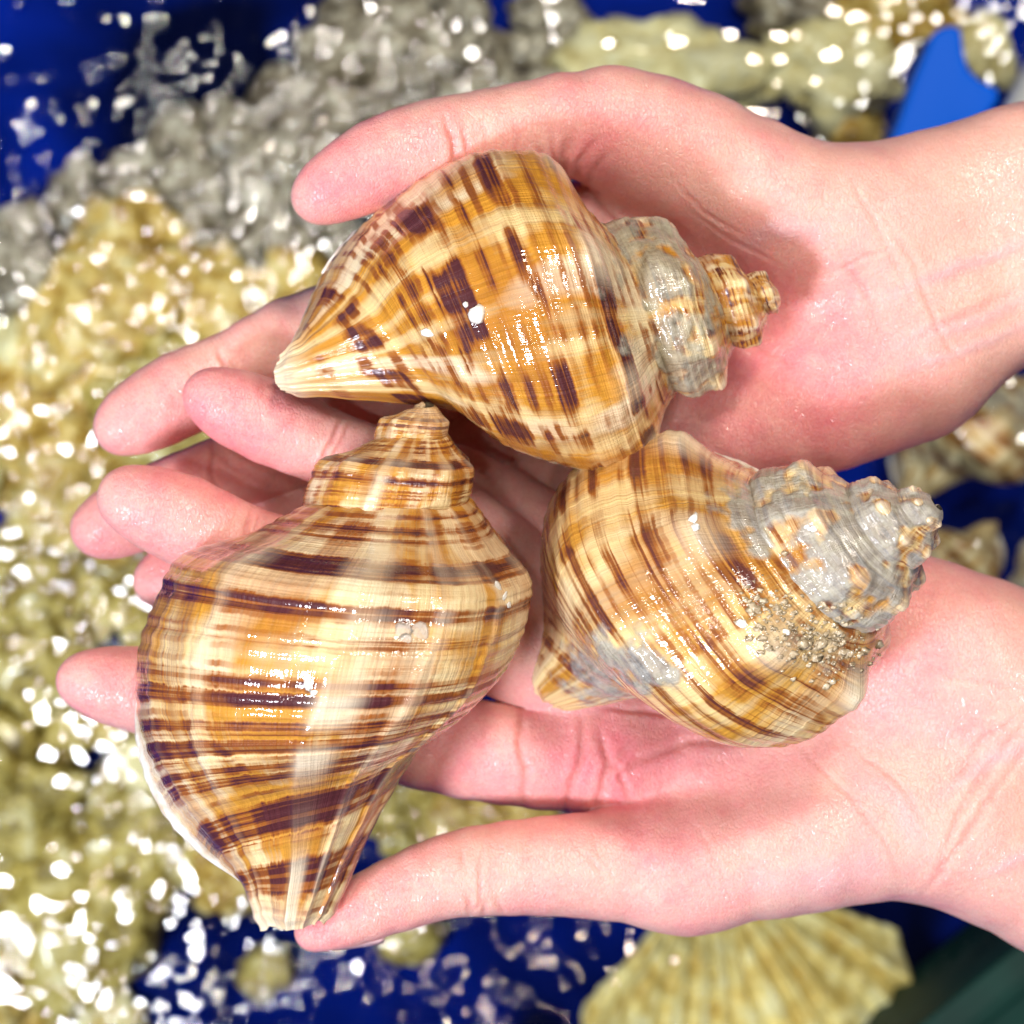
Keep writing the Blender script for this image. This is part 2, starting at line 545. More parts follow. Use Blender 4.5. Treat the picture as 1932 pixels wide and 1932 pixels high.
R_cre = [
    ([(838, 225), (852, 262), (858, 300), (850, 345)], 6, 10), ([(872, 235), (882, 270), (884, 310)], 4, 4),
    ([(910, 225), (915, 260), (914, 300)], 4, 3), ([(968, 220), (972, 260), (970, 300)], 4, 3),
    ([(1075, 255), (1062, 300), (1052, 350)], 7, 8), ([(1010, 265), (1020, 300), (1040, 340)], 4, 5), ([(1035, 250), (1045, 300), (1062, 345)], 4, 5),
    ([(1125, 260), (1090, 310), (1075, 360)], 5, 6), ([(1150, 285), (1110, 330), (1090, 400)], 5, 5),
    ([(1080, 320), (1140, 400), (1230, 500), (1360, 610), (1500, 690)], 6, 7),
    ([(1560, 440), (1600, 500), (1640, 570), (1660, 640)], 5, 4), ([(1600, 330), (1640, 400), (1690, 500), (1720, 580)], 5, 3),
    ([(1680, 420), (1725, 500), (1770, 620), (1830, 700)], 5, 3), ([(1560, 520), (1640, 480), (1700, 470)], 4, 3),
    ([(1720, 640), (1800, 600), (1932, 540)], 7, 5), ([(1700, 540), (1800, 520), (1932, 470)], 9, 4),
    ([(410, 650), (428, 700), (445, 745)], 4, 9), ([(425, 660), (442, 700), (456, 740)], 3, 4), ([(402, 830), (395, 895), (420, 960)], 4, 9),
    ([(1300, 400), (1380, 450), (1470, 500)], 3, 2), ([(1260, 330), (1330, 400), (1400, 440)], 3, 2),
]
L_cre = [
    ([(985, 1340), (980, 1400), (990, 1450), (985, 1520)], 6, 8), ([(1100, 1350), (1098, 1420), (1075, 1490), (1060, 1540)], 6, 8),
    ([(1130, 1380), (1150, 1440), (1130, 1500), (1120, 1530)], 7, 9), ([(1160, 1440), (1180, 1480), (1190, 1515)], 5, 6),
    ([(1200, 1390), (1160, 1440), (1140, 1500)], 6, 6), ([(1420, 1400), (1300, 1400), (1200, 1440), (1150, 1490)], 7, 6),
    ([(1120, 1330), (1250, 1345), (1400, 1385)], 5, 5),
    ([(915, 1590), (905, 1650), (905, 1700), (890, 1730)], 4, 4), ([(870, 1600), (872, 1640)], 4, 3), ([(880, 1690), (888, 1725)], 4, 5), ([(915, 1690), (912, 1730)], 4, 5), ([(935, 1690), (950, 1728)], 4, 4),
    ([(600, 1860), (640, 1800)], 3, 1),
    ([(1080, 1590), (1130, 1640), (1150, 1710)], 4, 2), ([(1300, 1540), (1340, 1600), (1380, 1700)], 4, 2),
    ([(1500, 1400), (1600, 1500), (1680, 1600), (1700, 1660)], 4, 2.5), ([(1600, 1400), (1700, 1480), (1760, 1580)], 4, 2.5),
    ([(1932, 1370), (1870, 1440), (1810, 1530), (1770, 1640)], 6, 5), ([(1932, 1420), (1880, 1490), (1820, 1580), (1740, 1690)], 6, 5), ([(1932, 1340), (1850, 1400), (1790, 1480)], 5, 4),
    ([(1350, 1420), (1250, 1480), (1200, 1560)], 3, 2), ([(1700, 1230), (1800, 1280), (1932, 1300)], 4, 3),
    ([(478, 955), (458, 1020), (438, 1090)], 4, 9), ([(492, 965), (474, 1020), (456, 1080)], 3, 4), ([(650, 785), (618, 845), (592, 915)], 4, 9), ([(662, 800), (634, 850), (612, 905)], 3, 4),
]
R_fl = [(640, 370, 120, .55), (240, 810, 130, .35), (200, 1000, 120, .4), (330, 1090, 110, .5), (1080, 300, 130, .45), (1500, 760, 220, .5), (1250, 330, 130, .1), (1450, 620, 170, .3), (1800, 640, 160, .15), (780, 300, 130, .3)]
L_fl = [(420, 770, 150, .5), (280, 970, 170, .5), (190, 1290, 130, .5), (660, 1720, 140, .45), (1130, 1450, 150, .4), (1700, 1200, 240, .35), (1250, 1400, 200, .3), (850, 1420, 150, .25), (1350, 1560, 200, .15)]
hand_r = build_hand(HR, R_cre, R_fl, [([(1690, 650), (1800, 610), (1960, 560)], 15), ([(1660, 560), (1780, 520), (1960, 440)], 13), ([(1700, 700), (1830, 650), (1960, 610)], 11), ([(1380, 480), (1450, 440), (1560, 430)], 22)], 'hand', 'right hand with palm up and thumb along the top, cradling the upper striped shell')
hand_l = build_hand(HL, L_cre, L_fl, [([(1780, 1500), (1860, 1440), (1960, 1390)], 14), ([(1600, 1450), (1700, 1520), (1740, 1600)], 24), ([(1400, 1680), (1550, 1660), (1700, 1640)], 30), ([(1850, 1650), (1960, 1600)], 12)], 'hand', 'left hand with palm up and thumb at the bottom, under the two lower shells', arm_x=(1750, 2050))

# thumb nail of the left hand, on the far side of the thumb
def thumb_nail():
    a = at(585, 1783, 118); b = at(720, 1768, 92)
    ax = b - a; Ln = np.linalg.norm(ax); ax /= Ln
    out = np.array([-.25, -1.0, -.35]); out -= ax * (out @ ax); out /= np.linalg.norm(out)
    sd = np.cross(ax, out)
    V = []; nu, nv = 14, 12
    for i in range(nu):
        u = i / (nu - 1)
        wd = 40 * (1 - max(0, (.3 - u) / .3) ** 2 * .55)
        for j in range(nv):
            v = j / (nv - 1) * 2 - 1
            V.append(a + ax * Ln * u + sd * wd * v + out * (8 * (1 - v * v) - 22 * v * v + 4 * math.sin(u * 3.1)))
    F = np.array([[i * nv + j, i * nv + j + 1, (i + 1) * nv + j + 1, (i + 1) * nv + j] for i in range(nu - 1) for j in range(nv - 1)])
    o = mesh_obj('thumb_nail', V, F, NAIL, hand_l, origin=a)
    m = o.modifiers.new('thick', 'SOLIDIFY'); m.thickness = 5 * U; m.offset = -1
thumb_nail()

# ------------------------------------------------------------------ sea snail shells
def shell_material(name, bands, cream, ochre, chest, dark, block=.6, fine=.5, seed=0.0, crust_col=(.38, .375, .30), pale=.3, ochre_amt=.5, cells=17, ublock=.45, ncord=26, threads=.4, cl=.9):
    N = NT(name)
    uv = N.n('ShaderNodeUVMap', _uv_map='UVMap').outputs[0]
    co = N.n('ShaderNodeTexCoord').outputs['Object']
    def uvec(su, sv, off=0.0):
        return N.n('ShaderNodeVectorMath', _operation='MULTIPLY_ADD', i0=uv, i1=(su, sv, 1), i2=(seed + off, seed * 1.7 + off, 0)).outputs[0]
    def uvn(su, sv, detail=2, rough=.5, off=0.0):
        return N.noise(uvec(su, sv, off), 1, detail, rough, dim='2D')
    def cell(su, sv, off):
        x = N.n('ShaderNodeTexVoronoi', _voronoi_dimensions='2D', _distance='CHEBYCHEV', Scale=1.0, Randomness=.75, Vector=uvec(su, sv, off))
        return N.n('ShaderNodeSeparateColor', i0=x.outputs['Color']).outputs[0]
    sep = N.n('ShaderNodeSeparateXYZ', i0=uv)
    v = sep.outputs[1]
    streak = uvn(210, 2.0, 2, .7, 21)                 # growth lines
    wob = uvn(34, 5, 3, .6, 2)
    v2 = N.math('ADD', v, N.math('MULTIPLY', N.math('SUBTRACT', wob, .5), .012))
    v2 = N.math('ADD', v2, N.math('MULTIPLY', N.math('SUBTRACT', streak, .5), .006))
    bnd = None
    for q in range(0, len(bands), 7):
        st = [(0, 0.0)]
        for (c0, hw, a) in bands[q:q + 7]:
            st += [(max(.001, c0 - hw - .006), 0.0), (c0 - hw + .004, a), (c0 + hw - .004, a), (min(.999, c0 + hw + .006), 0.0)]
        x = N.ramp(v2, st)
        bnd = x if bnd is None else N.math('MAXIMUM', bnd, x)
    line = N.mapr(uvn(2.2, 120, 1, .5, 4), .40, .56)  # spiral threads inside the dark bands
    thr = uvn(2.6, 150, 1, .5, 6)
    r1 = uvn(cells, 9, 1, .4, 9)
    r2 = uvn(13, 7, 2, .4, 13)
    cloud = uvn(7, 8, 3, .6, 33)
    dk = N.math('MULTIPLY', bnd, N.math('ADD', N.mapr(r1, .41, .57, 1 - block, 1.15), N.math('MULTIPLY', N.math('SUBTRACT', cloud, .5), cl)))
    ub = N.mapr(uvn(26, .9, 1, .5, 81), .40, .56)
    dk = N.math('MULTIPLY', dk, N.math('ADD', 1 - ublock, N.math('MULTIPLY', ub, ublock * 1.1)))
    dk = N.math('MULTIPLY', dk, N.math('ADD', .62, N.math('MULTIPLY', line, .45)))
    dk = N.math('ADD', dk, N.math('MULTIPLY', N.math('MULTIPLY', N.mapr(thr, .57, .64), N.mapr(cloud, .40, .60)), fine * .6))
    cs = N.mapr(N.math('SINE', N.math('MULTIPLY', v2, 2 * math.pi * ncord)), -.1, .75)
    cs = N.math('MULTIPLY', cs, N.mapr(uvn(9, 6, 2, .5, 90), .38, .60, .15, 1.0))
    cs = N.math('MULTIPLY', cs, N.math('ADD', .35, N.math('MULTIPLY', ub, .65)))
    dk = N.math('MAXIMUM', dk, N.math('MULTIPLY', cs, threads))
    dk = N.math('ADD', dk, N.math('MULTIPLY', N.math('SUBTRACT', streak, .5), .30), clamp=True)
    oc = N.math('ADD', N.math('ADD', N.math('MULTIPLY', N.mapr(r2, .35, .65), .30), N.math('MULTIPLY', ub, .25)), N.math('MULTIPLY', cloud, .8))
    oc = N.mapr(N.math('ADD', oc, N.math('MULTIPLY', streak, .25)), 1.12 - ochre_amt * .75, 1.40 - ochre_amt * .75)
    c = N.mix(oc, cream, ochre)
    c = N.mix(N.math('MULTIPLY', N.mapr(uvn(13, 2.2, 2, .4, 50), .56, .64), pale), c, (.84, .77, .60))
    c = N.mix(N.math('MULTIPLY', N.mapr(uvn(15, 2.5, 2, .5, 70), .52, .66), .45), c, chest)
    c = N.mix(N.mapr(dk, .12, .50), c, chest)
    c = N.mix(N.mapr(dk, .48, .88), c, dark)
    c = N.mix(.16, c, N.ramp(streak, [(.35, (.20, .10, .03)), (.65, (.95, .85, .65))]), 'OVERLAY')
    wear = N.n('ShaderNodeAttribute', _attribute_name='wear').outputs['Fac']
    c = N.mix(wear, c, (.80, .70, .52))
    cr = N.n('ShaderNodeAttribute', _attribute_name='crust').outputs['Fac']
    cn = N.noise(co, 330, 4, .65)
    crf = N.mapr(N.math('ADD', cr, N.math('MULTIPLY', N.math('SUBTRACT', cn, .5), .75)), .36, .66)
    cc = N.ramp(N.noise(co, 420, 5, .72), [(.25, tuple(.32 * q for q in crust_col)), (.45, tuple(.8 * q for q in crust_col)), (.58, crust_col), (.75, tuple(min(1, 1.45 * q) for q in crust_col))])
    c = N.mix(N.math('MULTIPLY', crf, .80), c, cc)
    grain = N.noise(co, 2600, 2, .6)
    h = N.math('ADD', N.math('MULTIPLY', streak, 1.1), N.math('MULTIPLY', thr, .8))
    h = N.math('ADD', h, N.math('MULTIPLY', N.noise(co, 300, 3, .6), .7))
    h = N.math('ADD', h, N.math('MULTIPLY', N.math('MULTIPLY', cn, crf), 2.4))
    h = N.math('ADD', h, N.math('MULTIPLY', grain, .3))
    b1 = N.bump(h, .42, .0006)
    fl = N.math('ADD', N.math('MULTIPLY', N.noise(co, 260, 3, .55), 1.1), N.math('MULTIPLY', streak, .35))
    fl = N.math('ADD', fl, N.math('MULTIPLY', N.noise(co, 1400, 2, .5), .14))
    film = N.bump(fl, .30, .0009)
    N.P(Base_Color=c, Roughness=N.mapr(grain, .3, .7, .32, .55), Specular_IOR_Level=.12, Normal=b1,
        Coat_Weight=1.0, Coat_Roughness=.05, Coat_IOR=1.46, Coat_Normal=film)
    return N.m

N = NT('porcelain_lip')
co = N.n('ShaderNodeTexCoord').outputs['Object']
N.P(Base_Color=N.ramp(N.noise(co, 260, 3), [(.3, (.62, .50, .36)), (.6, (.84, .82, .78))]), Roughness=.22, Coat_Weight=.8, Coat_Roughness=.06,
    Normal=N.bump(N.noise(co, 300, 3), .3, .001), Subsurface_Weight=.2, Subsurface_Radius=(1, .9, .8), Subsurface_Scale=.001)
LIP = N.m
N = NT('chalk_white')
co = N.n('ShaderNodeTexCoord').outputs['Object']
N.P(Base_Color=(.80, .80, .76), Roughness=.4, Coat_Weight=.6, Normal=N.bump(N.noise(co, 1800, 3), .4, .0005))
CHALK = N.m
N = NT('thin_film_flake')
co = N.n('ShaderNodeTexCoord').outputs['Object']
N.P(Base_Color=(.78, .74, .66), Roughness=.3, Alpha=.32, Coat_Weight=.5, Normal=N.bump(N.noise(co, 1500, 3), .6, .0006))
FLAKE = N.m
N = NT('wet_sand')
co = N.n('ShaderNodeTexCoord').outputs['Object']
N.P(Base_Color=N.ramp(N.noise(co, 900, 3, .7), [(.3, (.16, .11, .06)), (.5, (.42, .34, .22)), (.7, (.72, .64, .48))]), Roughness=.35, Coat_Weight=.7)
SAND = N.m

def prof_interp(prof, n):
    P = np.array(prof, float)
    d = np.r_[0, np.cumsum(np.sqrt(((P[1:] - P[:-1]) ** 2).sum(1)))]
    d /= d[-1]
    s = np.linspace(0, 1, n)
    out = []
    for c in range(2):
        y = P[:, c]
        m = np.gradient(y, d)
        i = np.clip(np.searchsorted(d, s, side='right') - 1, 0, len(d) - 2)
        hh = d[i + 1] - d[i]; t = (s - d[i]) / hh
        out.append((2 * t**3 - 3 * t**2 + 1) * y[i] + (t**3 - 2 * t**2 + t) * hh * m[i] + (-2 * t**3 + 3 * t**2) * y[i + 1] + (t**3 - t**2) * hh * m[i + 1])
    return s, out[0], out[1]

class Shell:
    def __init__(self, apex, tip, prof, W=1.95, N=5.5, lip=98.0, roll=0.0, knob=.03, knobs=8, knob_s=.2, cord=.0035, ncord=26,
                 varices=(), canal_bend=0.0, crust=None, seed=0, zk=.8, zk0=.88, nt=300, ns=190, wear_tip=.93, lip_r=(5, 13), lip_end=.93, lip_wave=.10, spire_knob=1.9, kphase=0.0):
        self.__dict__.update(locals())
        self.A = at(*apex); self.T = at(*tip)
        ax = self.T - self.A
        self.L = np.linalg.norm(ax); self.a = ax / self.L
        v = np.array([0, 0, 1.0]); v -= self.a * (v @ self.a); v /= np.linalg.norm(v)
        l = np.cross(self.a, v)
        c, s_ = math.cos(math.radians(roll)), math.sin(math.radians(roll))
        self.v, self.l = v * c + l * s_, l * c - v * s_
        self.kn = np.random.default_rng(seed).uniform(.65, 1.25, 400)
    def knobf(self, T):
        ph = T * self.knobs + self.kphase
        ki = np.floor(ph).astype(int)
        return np.sin(np.pi * (ph - ki)) ** np.where(T < -1.02, 3, 3) * self.kn[ki % 400]
    def surf(self, S, Zp, Rp, T):
        """T: turns before the lip (0 = lip edge, negative = earlier)."""
        g = self.W ** T
        Zb = Zp[None, :]; Rb = Rp[None, :]
        kz = sstep(self.zk0, 1.0, Zb) * self.zk * (T > -1)[:, None]
        gz = np.exp(np.log(g)[:, None] * (1 - kz))
        Tm = T[:, None]
        b = self.knobf(Tm)
        kb = self.knob * (1 + (self.spire_knob - 1) * sstep(-.8, -1.15, Tm))
        up = np.where(S < self.knob_s, .05, .085)[None, :]
        kn = np.exp(-((S[None, :] - self.knob_s) / up) ** 2) * b * kb
        kn = kn + np.exp(-((S[None, :] - self.knob_s - .16) / .09) ** 2) * b * kb * .35
        cords = np.sin(2 * np.pi * self.ncord * S)[None, :] * self.cord * (.6 + .4 * np.sin(2 * np.pi * self.ncord * S * .31 + 1)[None, :])
        gr = vnoise(np.stack(np.broadcast_arrays(Tm * 60, S[None, :] * 3), -1), self.seed + 1) * .003
        lump = vnoise(np.stack(np.broadcast_arrays(Tm * 10, S[None, :] * 6), -1), self.seed + 2) * .007
        va = 0.0
        for (t0, amp, wid) in self.varices:
            q = Tm - t0 + .018 * np.sin(S[None, :] * 5) + .003 * np.sin(S[None, :] * 37)
            va = va + amp * np.where(q < 0, np.exp(q / wid), np.exp(-q / (wid * .10)))
        fade = sstep(0, .06, S)[None, :]
        R = Rb + (kn + cords + gr + lump + va) * fade
        Z = Zb + kn * -.1 + .012 * vnoise(np.stack(np.broadcast_arrays(Tm * 14, S[None, :] * 2), -1), self.seed + 6) * sstep(.93, 1.0, Zb)
        phi = math.radians(self.lip) + 2 * math.pi * Tm + self.lip_wave * np.sin(S[None, :] * 6.0) * sstep(-.25, 0, Tm)
        bend = self.canal_bend * sstep(.74, 1.05, Z * gz) ** 1
        tp = np.sqrt(np.clip((Tm + self.N) / .5, 0, 1))
        rad = R * g[:, None] * tp
        Z = .52 + (Z - .52) * tp
        P = (self.A + self.L * ((Z * gz)[..., None] * self.a + rad[..., None] * (np.cos(phi)[..., None] * self.v + np.sin(phi)[..., None] * self.l)
             + bend[..., None] * self.l))
        return P, np.stack(np.broadcast_arrays(Tm + 8, S[None, :]), -1)
    def build(self, name, mat, label, lip_mat=None, group='striped sea snails held in the hands'):
        cen = self.A + self.a * self.L * .55
        root = empty(name, cen)
        tag(root, label, 'sea snail', group)
        s, Z, R = prof_interp(self.prof, self.ns)
        self.allV = []
        for part, T, m in (('body_whorl', np.linspace(-1.0, 0, self.nt), slice(0, self.ns)),
                           ('spire', np.linspace(-self.N, -1.0, int((self.N - 1) * self.nt * .5)), slice(0, int(self.ns * .62)))):
            P, uv = self.surf(s[m], Z[m], R[m], T)
            nt, ns = P.shape[:2]
            V = P.reshape(-1, 3); uvf = uv.reshape(-1, 2)
            i = np.arange(nt - 1)[:, None]; j = np.arange(ns - 1)[None, :]
            F = np.stack([i * ns + j, (i + 1) * ns + j, (i + 1) * ns + j + 1, i * ns + j + 1], -1).reshape(-1, 4)
            cr = np.zeros(len(V)); we = np.zeros(len(V))
            Tf = uvf[:, 0] - 8; Sf = uvf[:, 1]
            zz = ((V - self.A) @ self.a) / self.L
            top = np.exp(-((Sf - self.knob_s) / .05) ** 2) * np.clip(self.knobf(Tf) - .35, 0, 1) * 1.4
            if self.crust is not None:
                cr = np.clip(self.crust(V, Tf, Sf) - top * 1.3, 0, 1)
                dn = V - (self.A + (zz * self.L)[:, None] * self.a)
                dn /= np.linalg.norm(dn, axis=1)[:, None] + 1e-6
                V = V + dn * (sstep(.3, .8, cr) * (4.0 + 5.5 * fbm(V / 36.0, 3, 8)))[:, None]
            if part == 'body_whorl':
                we = sstep(self.wear_tip, 1.03, zz) * .9 + sstep(-.02, -.004, Tf) * .6
            else:
                we = sstep(.09, .0, zz) * .6
            we = we + top * .8 * self.knob / .04
            for (t0, amp, wid) in self.varices:
                q = Tf - t0 + .018 * np.sin(Sf * 5)
                we = we + .75 * min(1.0, wid / .05) ** 1.3 * np.where(q < 0, sstep(-wid * .75, -wid * .30, q), np.exp(-q / (wid * .08))) * np.clip(.75 + .8 * vnoise(np.stack([Sf * 16, Sf * 0 + t0 * 50], -1), 3), 0, 1)
            self.allV.append(V)
            mesh_obj(part, V, F, mat, root, uv=uvf, attrs={'crust': cr, 'wear': np.clip(we, 0, 1)}, origin=cen)
        # thickened outer lip
        lipc, _ = self.surf(s, Z, R, np.array([-.003]))
        c = lipc[0][8:int(self.ns * self.lip_end):3]
        x = np.linspace(0, 1, len(c))
        rr = self.lip_r[0] + (self.lip_r[1] - self.lip_r[0]) * sstep(.5, .8, x) * sstep(1.0, .9, x) + 1.5 * vnoise(np.stack([x * 12, x * 0], -1), 4)
        V, F = tube(c, rr, 10)
        mesh_obj('outer_lip', V, F, lip_mat or LIP, root, origin=cen)
        self.root = root
        return root

def crust_film(t0, t1, s_body, seed, extra=()):
    """Grey slime: whorls between t0 and t1 turns before the lip, and the body whorl near its suture."""
    def f(V, T, S):
        n = fbm(V / 70.0, 3, seed); n2 = fbm(V / 30.0, 2, seed + 9)
        c = sstep(t0 - .12, t0 + .12, T + n * .10) * sstep(t1 + .01, t1 - .01, T)
        c = np.maximum(c, sstep(s_body + .035, s_body - .02, S + n * .035) * (T > t1 - .01))
        c = c * (.74 + .5 * n2)
        k = DC / (DC - V[:, 2])
        X = V[:, 0] * k + 966; Y = 966 - V[:, 1] * k
        for (x, y, r, a) in extra:
            c = np.maximum(c, np.exp(-((X - x) ** 2 + (Y - y) ** 2) / (r * r)) * a * (V[:, 2] > 100) * (1 + .6 * n2))
        return np.clip(c, 0, 1)
    return f

prof1 = [(.355, .12), (.382, .188), (.42, .242), (.465, .300), (.505, .338), (.54, .356), (.58, .367), (.63, .371), (.69, .360), (.75, .337), (.81, .302), (.865, .258), (.905, .212), (.935, .164), (.96, .114), (.985, .070), (1.02, .042)]
prof2 = [(.255, .12), (.278, .182), (.31, .220), (.35, .266), (.395, .322), (.432, .372), (.455, .387), (.50, .396), (.55, .404), (.61, .407), (.68, .394), (.75, .364), (.81, .322), (.865, .268), (.905, .212), (.935, .160), (.962, .116), (.99, .090), (1.02, .066)]
prof3 = [(.305, .12), (.335, .190), (.37, .240), (.42, .290), (.46, .326), (.50, .348), (.56, .374), (.63, .394), (.70, .394), (.76, .366), (.81, .314), (.855, .248), (.885, .186), (.908, .140), (.93, .106), (.95, .084), (.968, .062), (.98, .03)]

# spiral bands: (place along the whorl profile from suture to canal, half width, darkness)
mat1 = shell_material('striped_shell_amber',
    [(.07, .012, .4), (.13, .02, .5), (.24, .030, .95), (.285, .006, .4), (.335, .010, .45), (.42, .022, .85), (.46, .006, .4), (.505, .012, .6),
     (.595, .042, 1.0), (.64, .012, .85), (.70, .014, .6), (.74, .008, .6), (.80, .010, .35), (.865, .020, .9), (.93, .008, .4)],
    (.72, .55, .27), (.52, .245, .030), (.28, .092, .016), (.075, .022, .026), block=.85, fine=.25, seed=3.1, pale=.6, ochre_amt=.68, cells=17, ublock=.42, ncord=24, threads=.60, cl=.6)
mat2 = shell_material('striped_shell_banded',
    [(.045, .006, .5), (.085, .008, .6), (.125, .010, .75), (.155, .008, .7), (.245, .030, 1.0), (.355, .018, .85), (.41, .004, .5), (.425, .004, .5),
     (.505, .014, .7), (.535, .020, .9), (.598, .009, .8), (.617, .004, .5), (.646, .016, .9), (.674, .004, .5), (.70, .010, .8), (.728, .012, .8), (.748, .004, .4),
     (.83, .028, 1.0), (.868, .005, .5), (.922, .020, .9), (.96, .008, .5)],
    (.72, .57, .32), (.52, .255, .038), (.28, .090, .018), (.075, .020, .026), block=.22, fine=.45, seed=11.7, pale=.45, ochre_amt=.66, cells=19, ublock=.40, ncord=30, threads=.46, cl=.45)
mat3 = shell_material('striped_shell_tawny',
    [(.11, .012, .5), (.15, .008, .5), (.20, .014, .75), (.235, .012, .7), (.285, .006, .5), (.345, .020, .6), (.38, .006, .5), (.445, .010, .8), (.485, .006, .4),
     (.53, .014, .8), (.555, .006, .6), (.60, .008, .75), (.635, .007, .7), (.665, .008, .75), (.695, .006, .7), (.725, .008, .75), (.76, .008, .7), (.80, .010, .7), (.84, .008, .6), (.89, .012, .7), (.93, .008, .5)],
    (.71, .54, .27), (.52, .265, .042), (.28, .098, .020), (.11, .032, .026), block=.55, fine=.5, seed=23.3, crust_col=(.36, .38, .36), pale=.3, ochre_amt=.55, ncord=26, threads=.45)

sh1 = Shell((1520, 557, 186), (545, 712, 191), prof1, W=1.83, N=3.7, zk0=.92, zk=.97, lip=116, knob=.036, knobs=7, knob_s=.235, seed=4, ncord=24, cord=.0024, kphase=.35, spire_knob=1.9,
            crust=crust_film(-2.0, -1.0, .10, 3, extra=((1150, 520, 45, .7), (1190, 640, 40, .6))), lip_r=(4, 6), lip_end=.80)
sh2 = Shell((812, 730, 284), (564, 1744, 219), prof2, W=2.3, N=3.2, zk=.9, lip=104, knob=.020, knobs=9, knob_s=.245, seed=9, ncord=30, cord=.0024, lip_wave=.22,
            varices=((-.262, .014, .060), (-.335, .012, .026), (-.40, .010, .02), (-.15, .006, .020), (-.085, .006, .014), (-.66, .01, .03), (-1.22, .02, .04), (-1.6, .02, .04)), lip_r=(2, 13))
sh3 = Shell((1804, 938, 440), (1006, 1334, 14), prof3, W=1.9, N=3.9, zk=.97, lip=112, knob=.046, knobs=7, knob_s=.245, spire_knob=1.7, seed=15, cord=.0022,
            crust=crust_film(-4.5, -1.0, .10, 12, extra=((1130, 1265, 85, .8), (1215, 1255, 75, .85), (1400, 960, 70, .8), (1440, 1015, 50, .65), (1560, 1230, 60, .5))), lip_r=(4, 6), lip_end=.8)
sh1.build('sea_snail', mat1, 'amber and purple-brown blotched shell with grey slimy spire, lying in the upper hand')
sh2.build('sea_snail', mat2, 'largest shell with neat brown stripes and spire pointing up, over the fingers')
sh3.build('sea_snail', mat3, 'tawny thin-striped shell with grey crusted spire, lying on the lower palm')


# ------------------------------------------------------------------ the tank below: floor, heap of shells, rippled water
ZF, ZW = -2760.0, -2330.0
N = NT('blue_plastic_floor')
co = N.n('ShaderNodeTexCoord').outputs['Object']
N.P(Base_Color=N.ramp(N.noise(co, 9, 3), [(.38, (.0006, .002, .02)), (.58, (.0015, .015, .26))]), Roughness=.6, Specular_IOR_Level=.0)
o = mesh_obj('tank_floor', [(-9000, -9000, ZF), (9000, -9000, ZF), (9000, 9000, ZF), (-9000, 9000, ZF)], [(0, 1, 2, 3)], N.m, smooth=False)
o['kind'] = 'structure'

N = NT('rippled_water')
co = N.n('ShaderNodeTexCoord').outputs['Object']
gl = N.n('ShaderNodeBsdfGlossy', Roughness=.045, Color=(1, 1, 1))
tr = N.n('ShaderNodeBsdfTransparent', Color=(.93, .97, .95))
fr = N.n('ShaderNodeFresnel', IOR=1.58)
mx = N.n('ShaderNodeMixShader', i0=fr, i1=tr, i2=gl)
N.t.links.new(mx.outputs[0], N.out.inputs['Surface'])
WATER = N.m
nw = 560
gx = np.linspace(-2000, 2000, nw)
X, Y = np.meshgrid(gx, gx, indexing='ij')
P2 = np.stack([X, Y], -1)
warp = np.stack([vnoise(P2 / 420, 31), vnoise(P2 / 420, 32)], -1) * 130
Q = P2 + warp
agit = .6 + .75 * sstep(700, -600, X + .3 * vnoise(P2 / 500, 40) * 900)
Hh = 9 * vnoise(Q / np.array([300, 210]), 41) + 3.1 * vnoise(Q / np.array([54, 42]), 42) + 1.7 * vnoise(Q / np.array([30, 25]), 43)
V = np.stack([X, Y, ZW + Hh * agit], -1).reshape(-1, 3)
i = np.arange(nw - 1)[:, None]; j = np.arange(nw - 1)[None, :]
F = np.stack([i * nw + j, (i + 1) * nw + j, (i + 1) * nw + j + 1, i * nw + j + 1], -1).reshape(-1, 4)
o = mesh_obj('water', V, F, WATER)
o['kind'] = 'structure'

def lump_mat(name, cols, scale=90):
    N = NT(name)
    co = N.n('ShaderNodeTexCoord').outputs['Object']
    a = N.noise(co, scale, 4, .65)
    b = N.noise(co, scale * 3.3, 3, .6)
    f = N.math('ADD', N.math('MULTIPLY', a, .65), N.math('MULTIPLY', b, .35))
    c = N.ramp(f, [(.31, cols[0]), (.43, cols[1]), (.52, cols[2]), (.64, cols[3])])
    N.P(Base_Color=c, Roughness=.35, Coat_Weight=.5, Coat_Roughness=.15, Normal=N.bump(f, .8, .006))
    return N.m
LM = [lump_mat('encrusted_olive', [(.03, .02, .004), (.28, .20, .03), (.62, .50, .13), (.84, .78, .48)]),
      lump_mat('encrusted_ochre', [(.06, .03, .005), (.48, .28, .04), (.74, .54, .15), (.85, .78, .48)]),
      lump_mat('encrusted_grey', [(.010, .008, .006), (.10, .08, .05), (.34, .29, .21), (.74, .71, .60)]),
      lump_mat('encrusted_cream', [(.62, .50, .18), (.80, .70, .34), (.86, .80, .46), (.88, .86, .64)])]

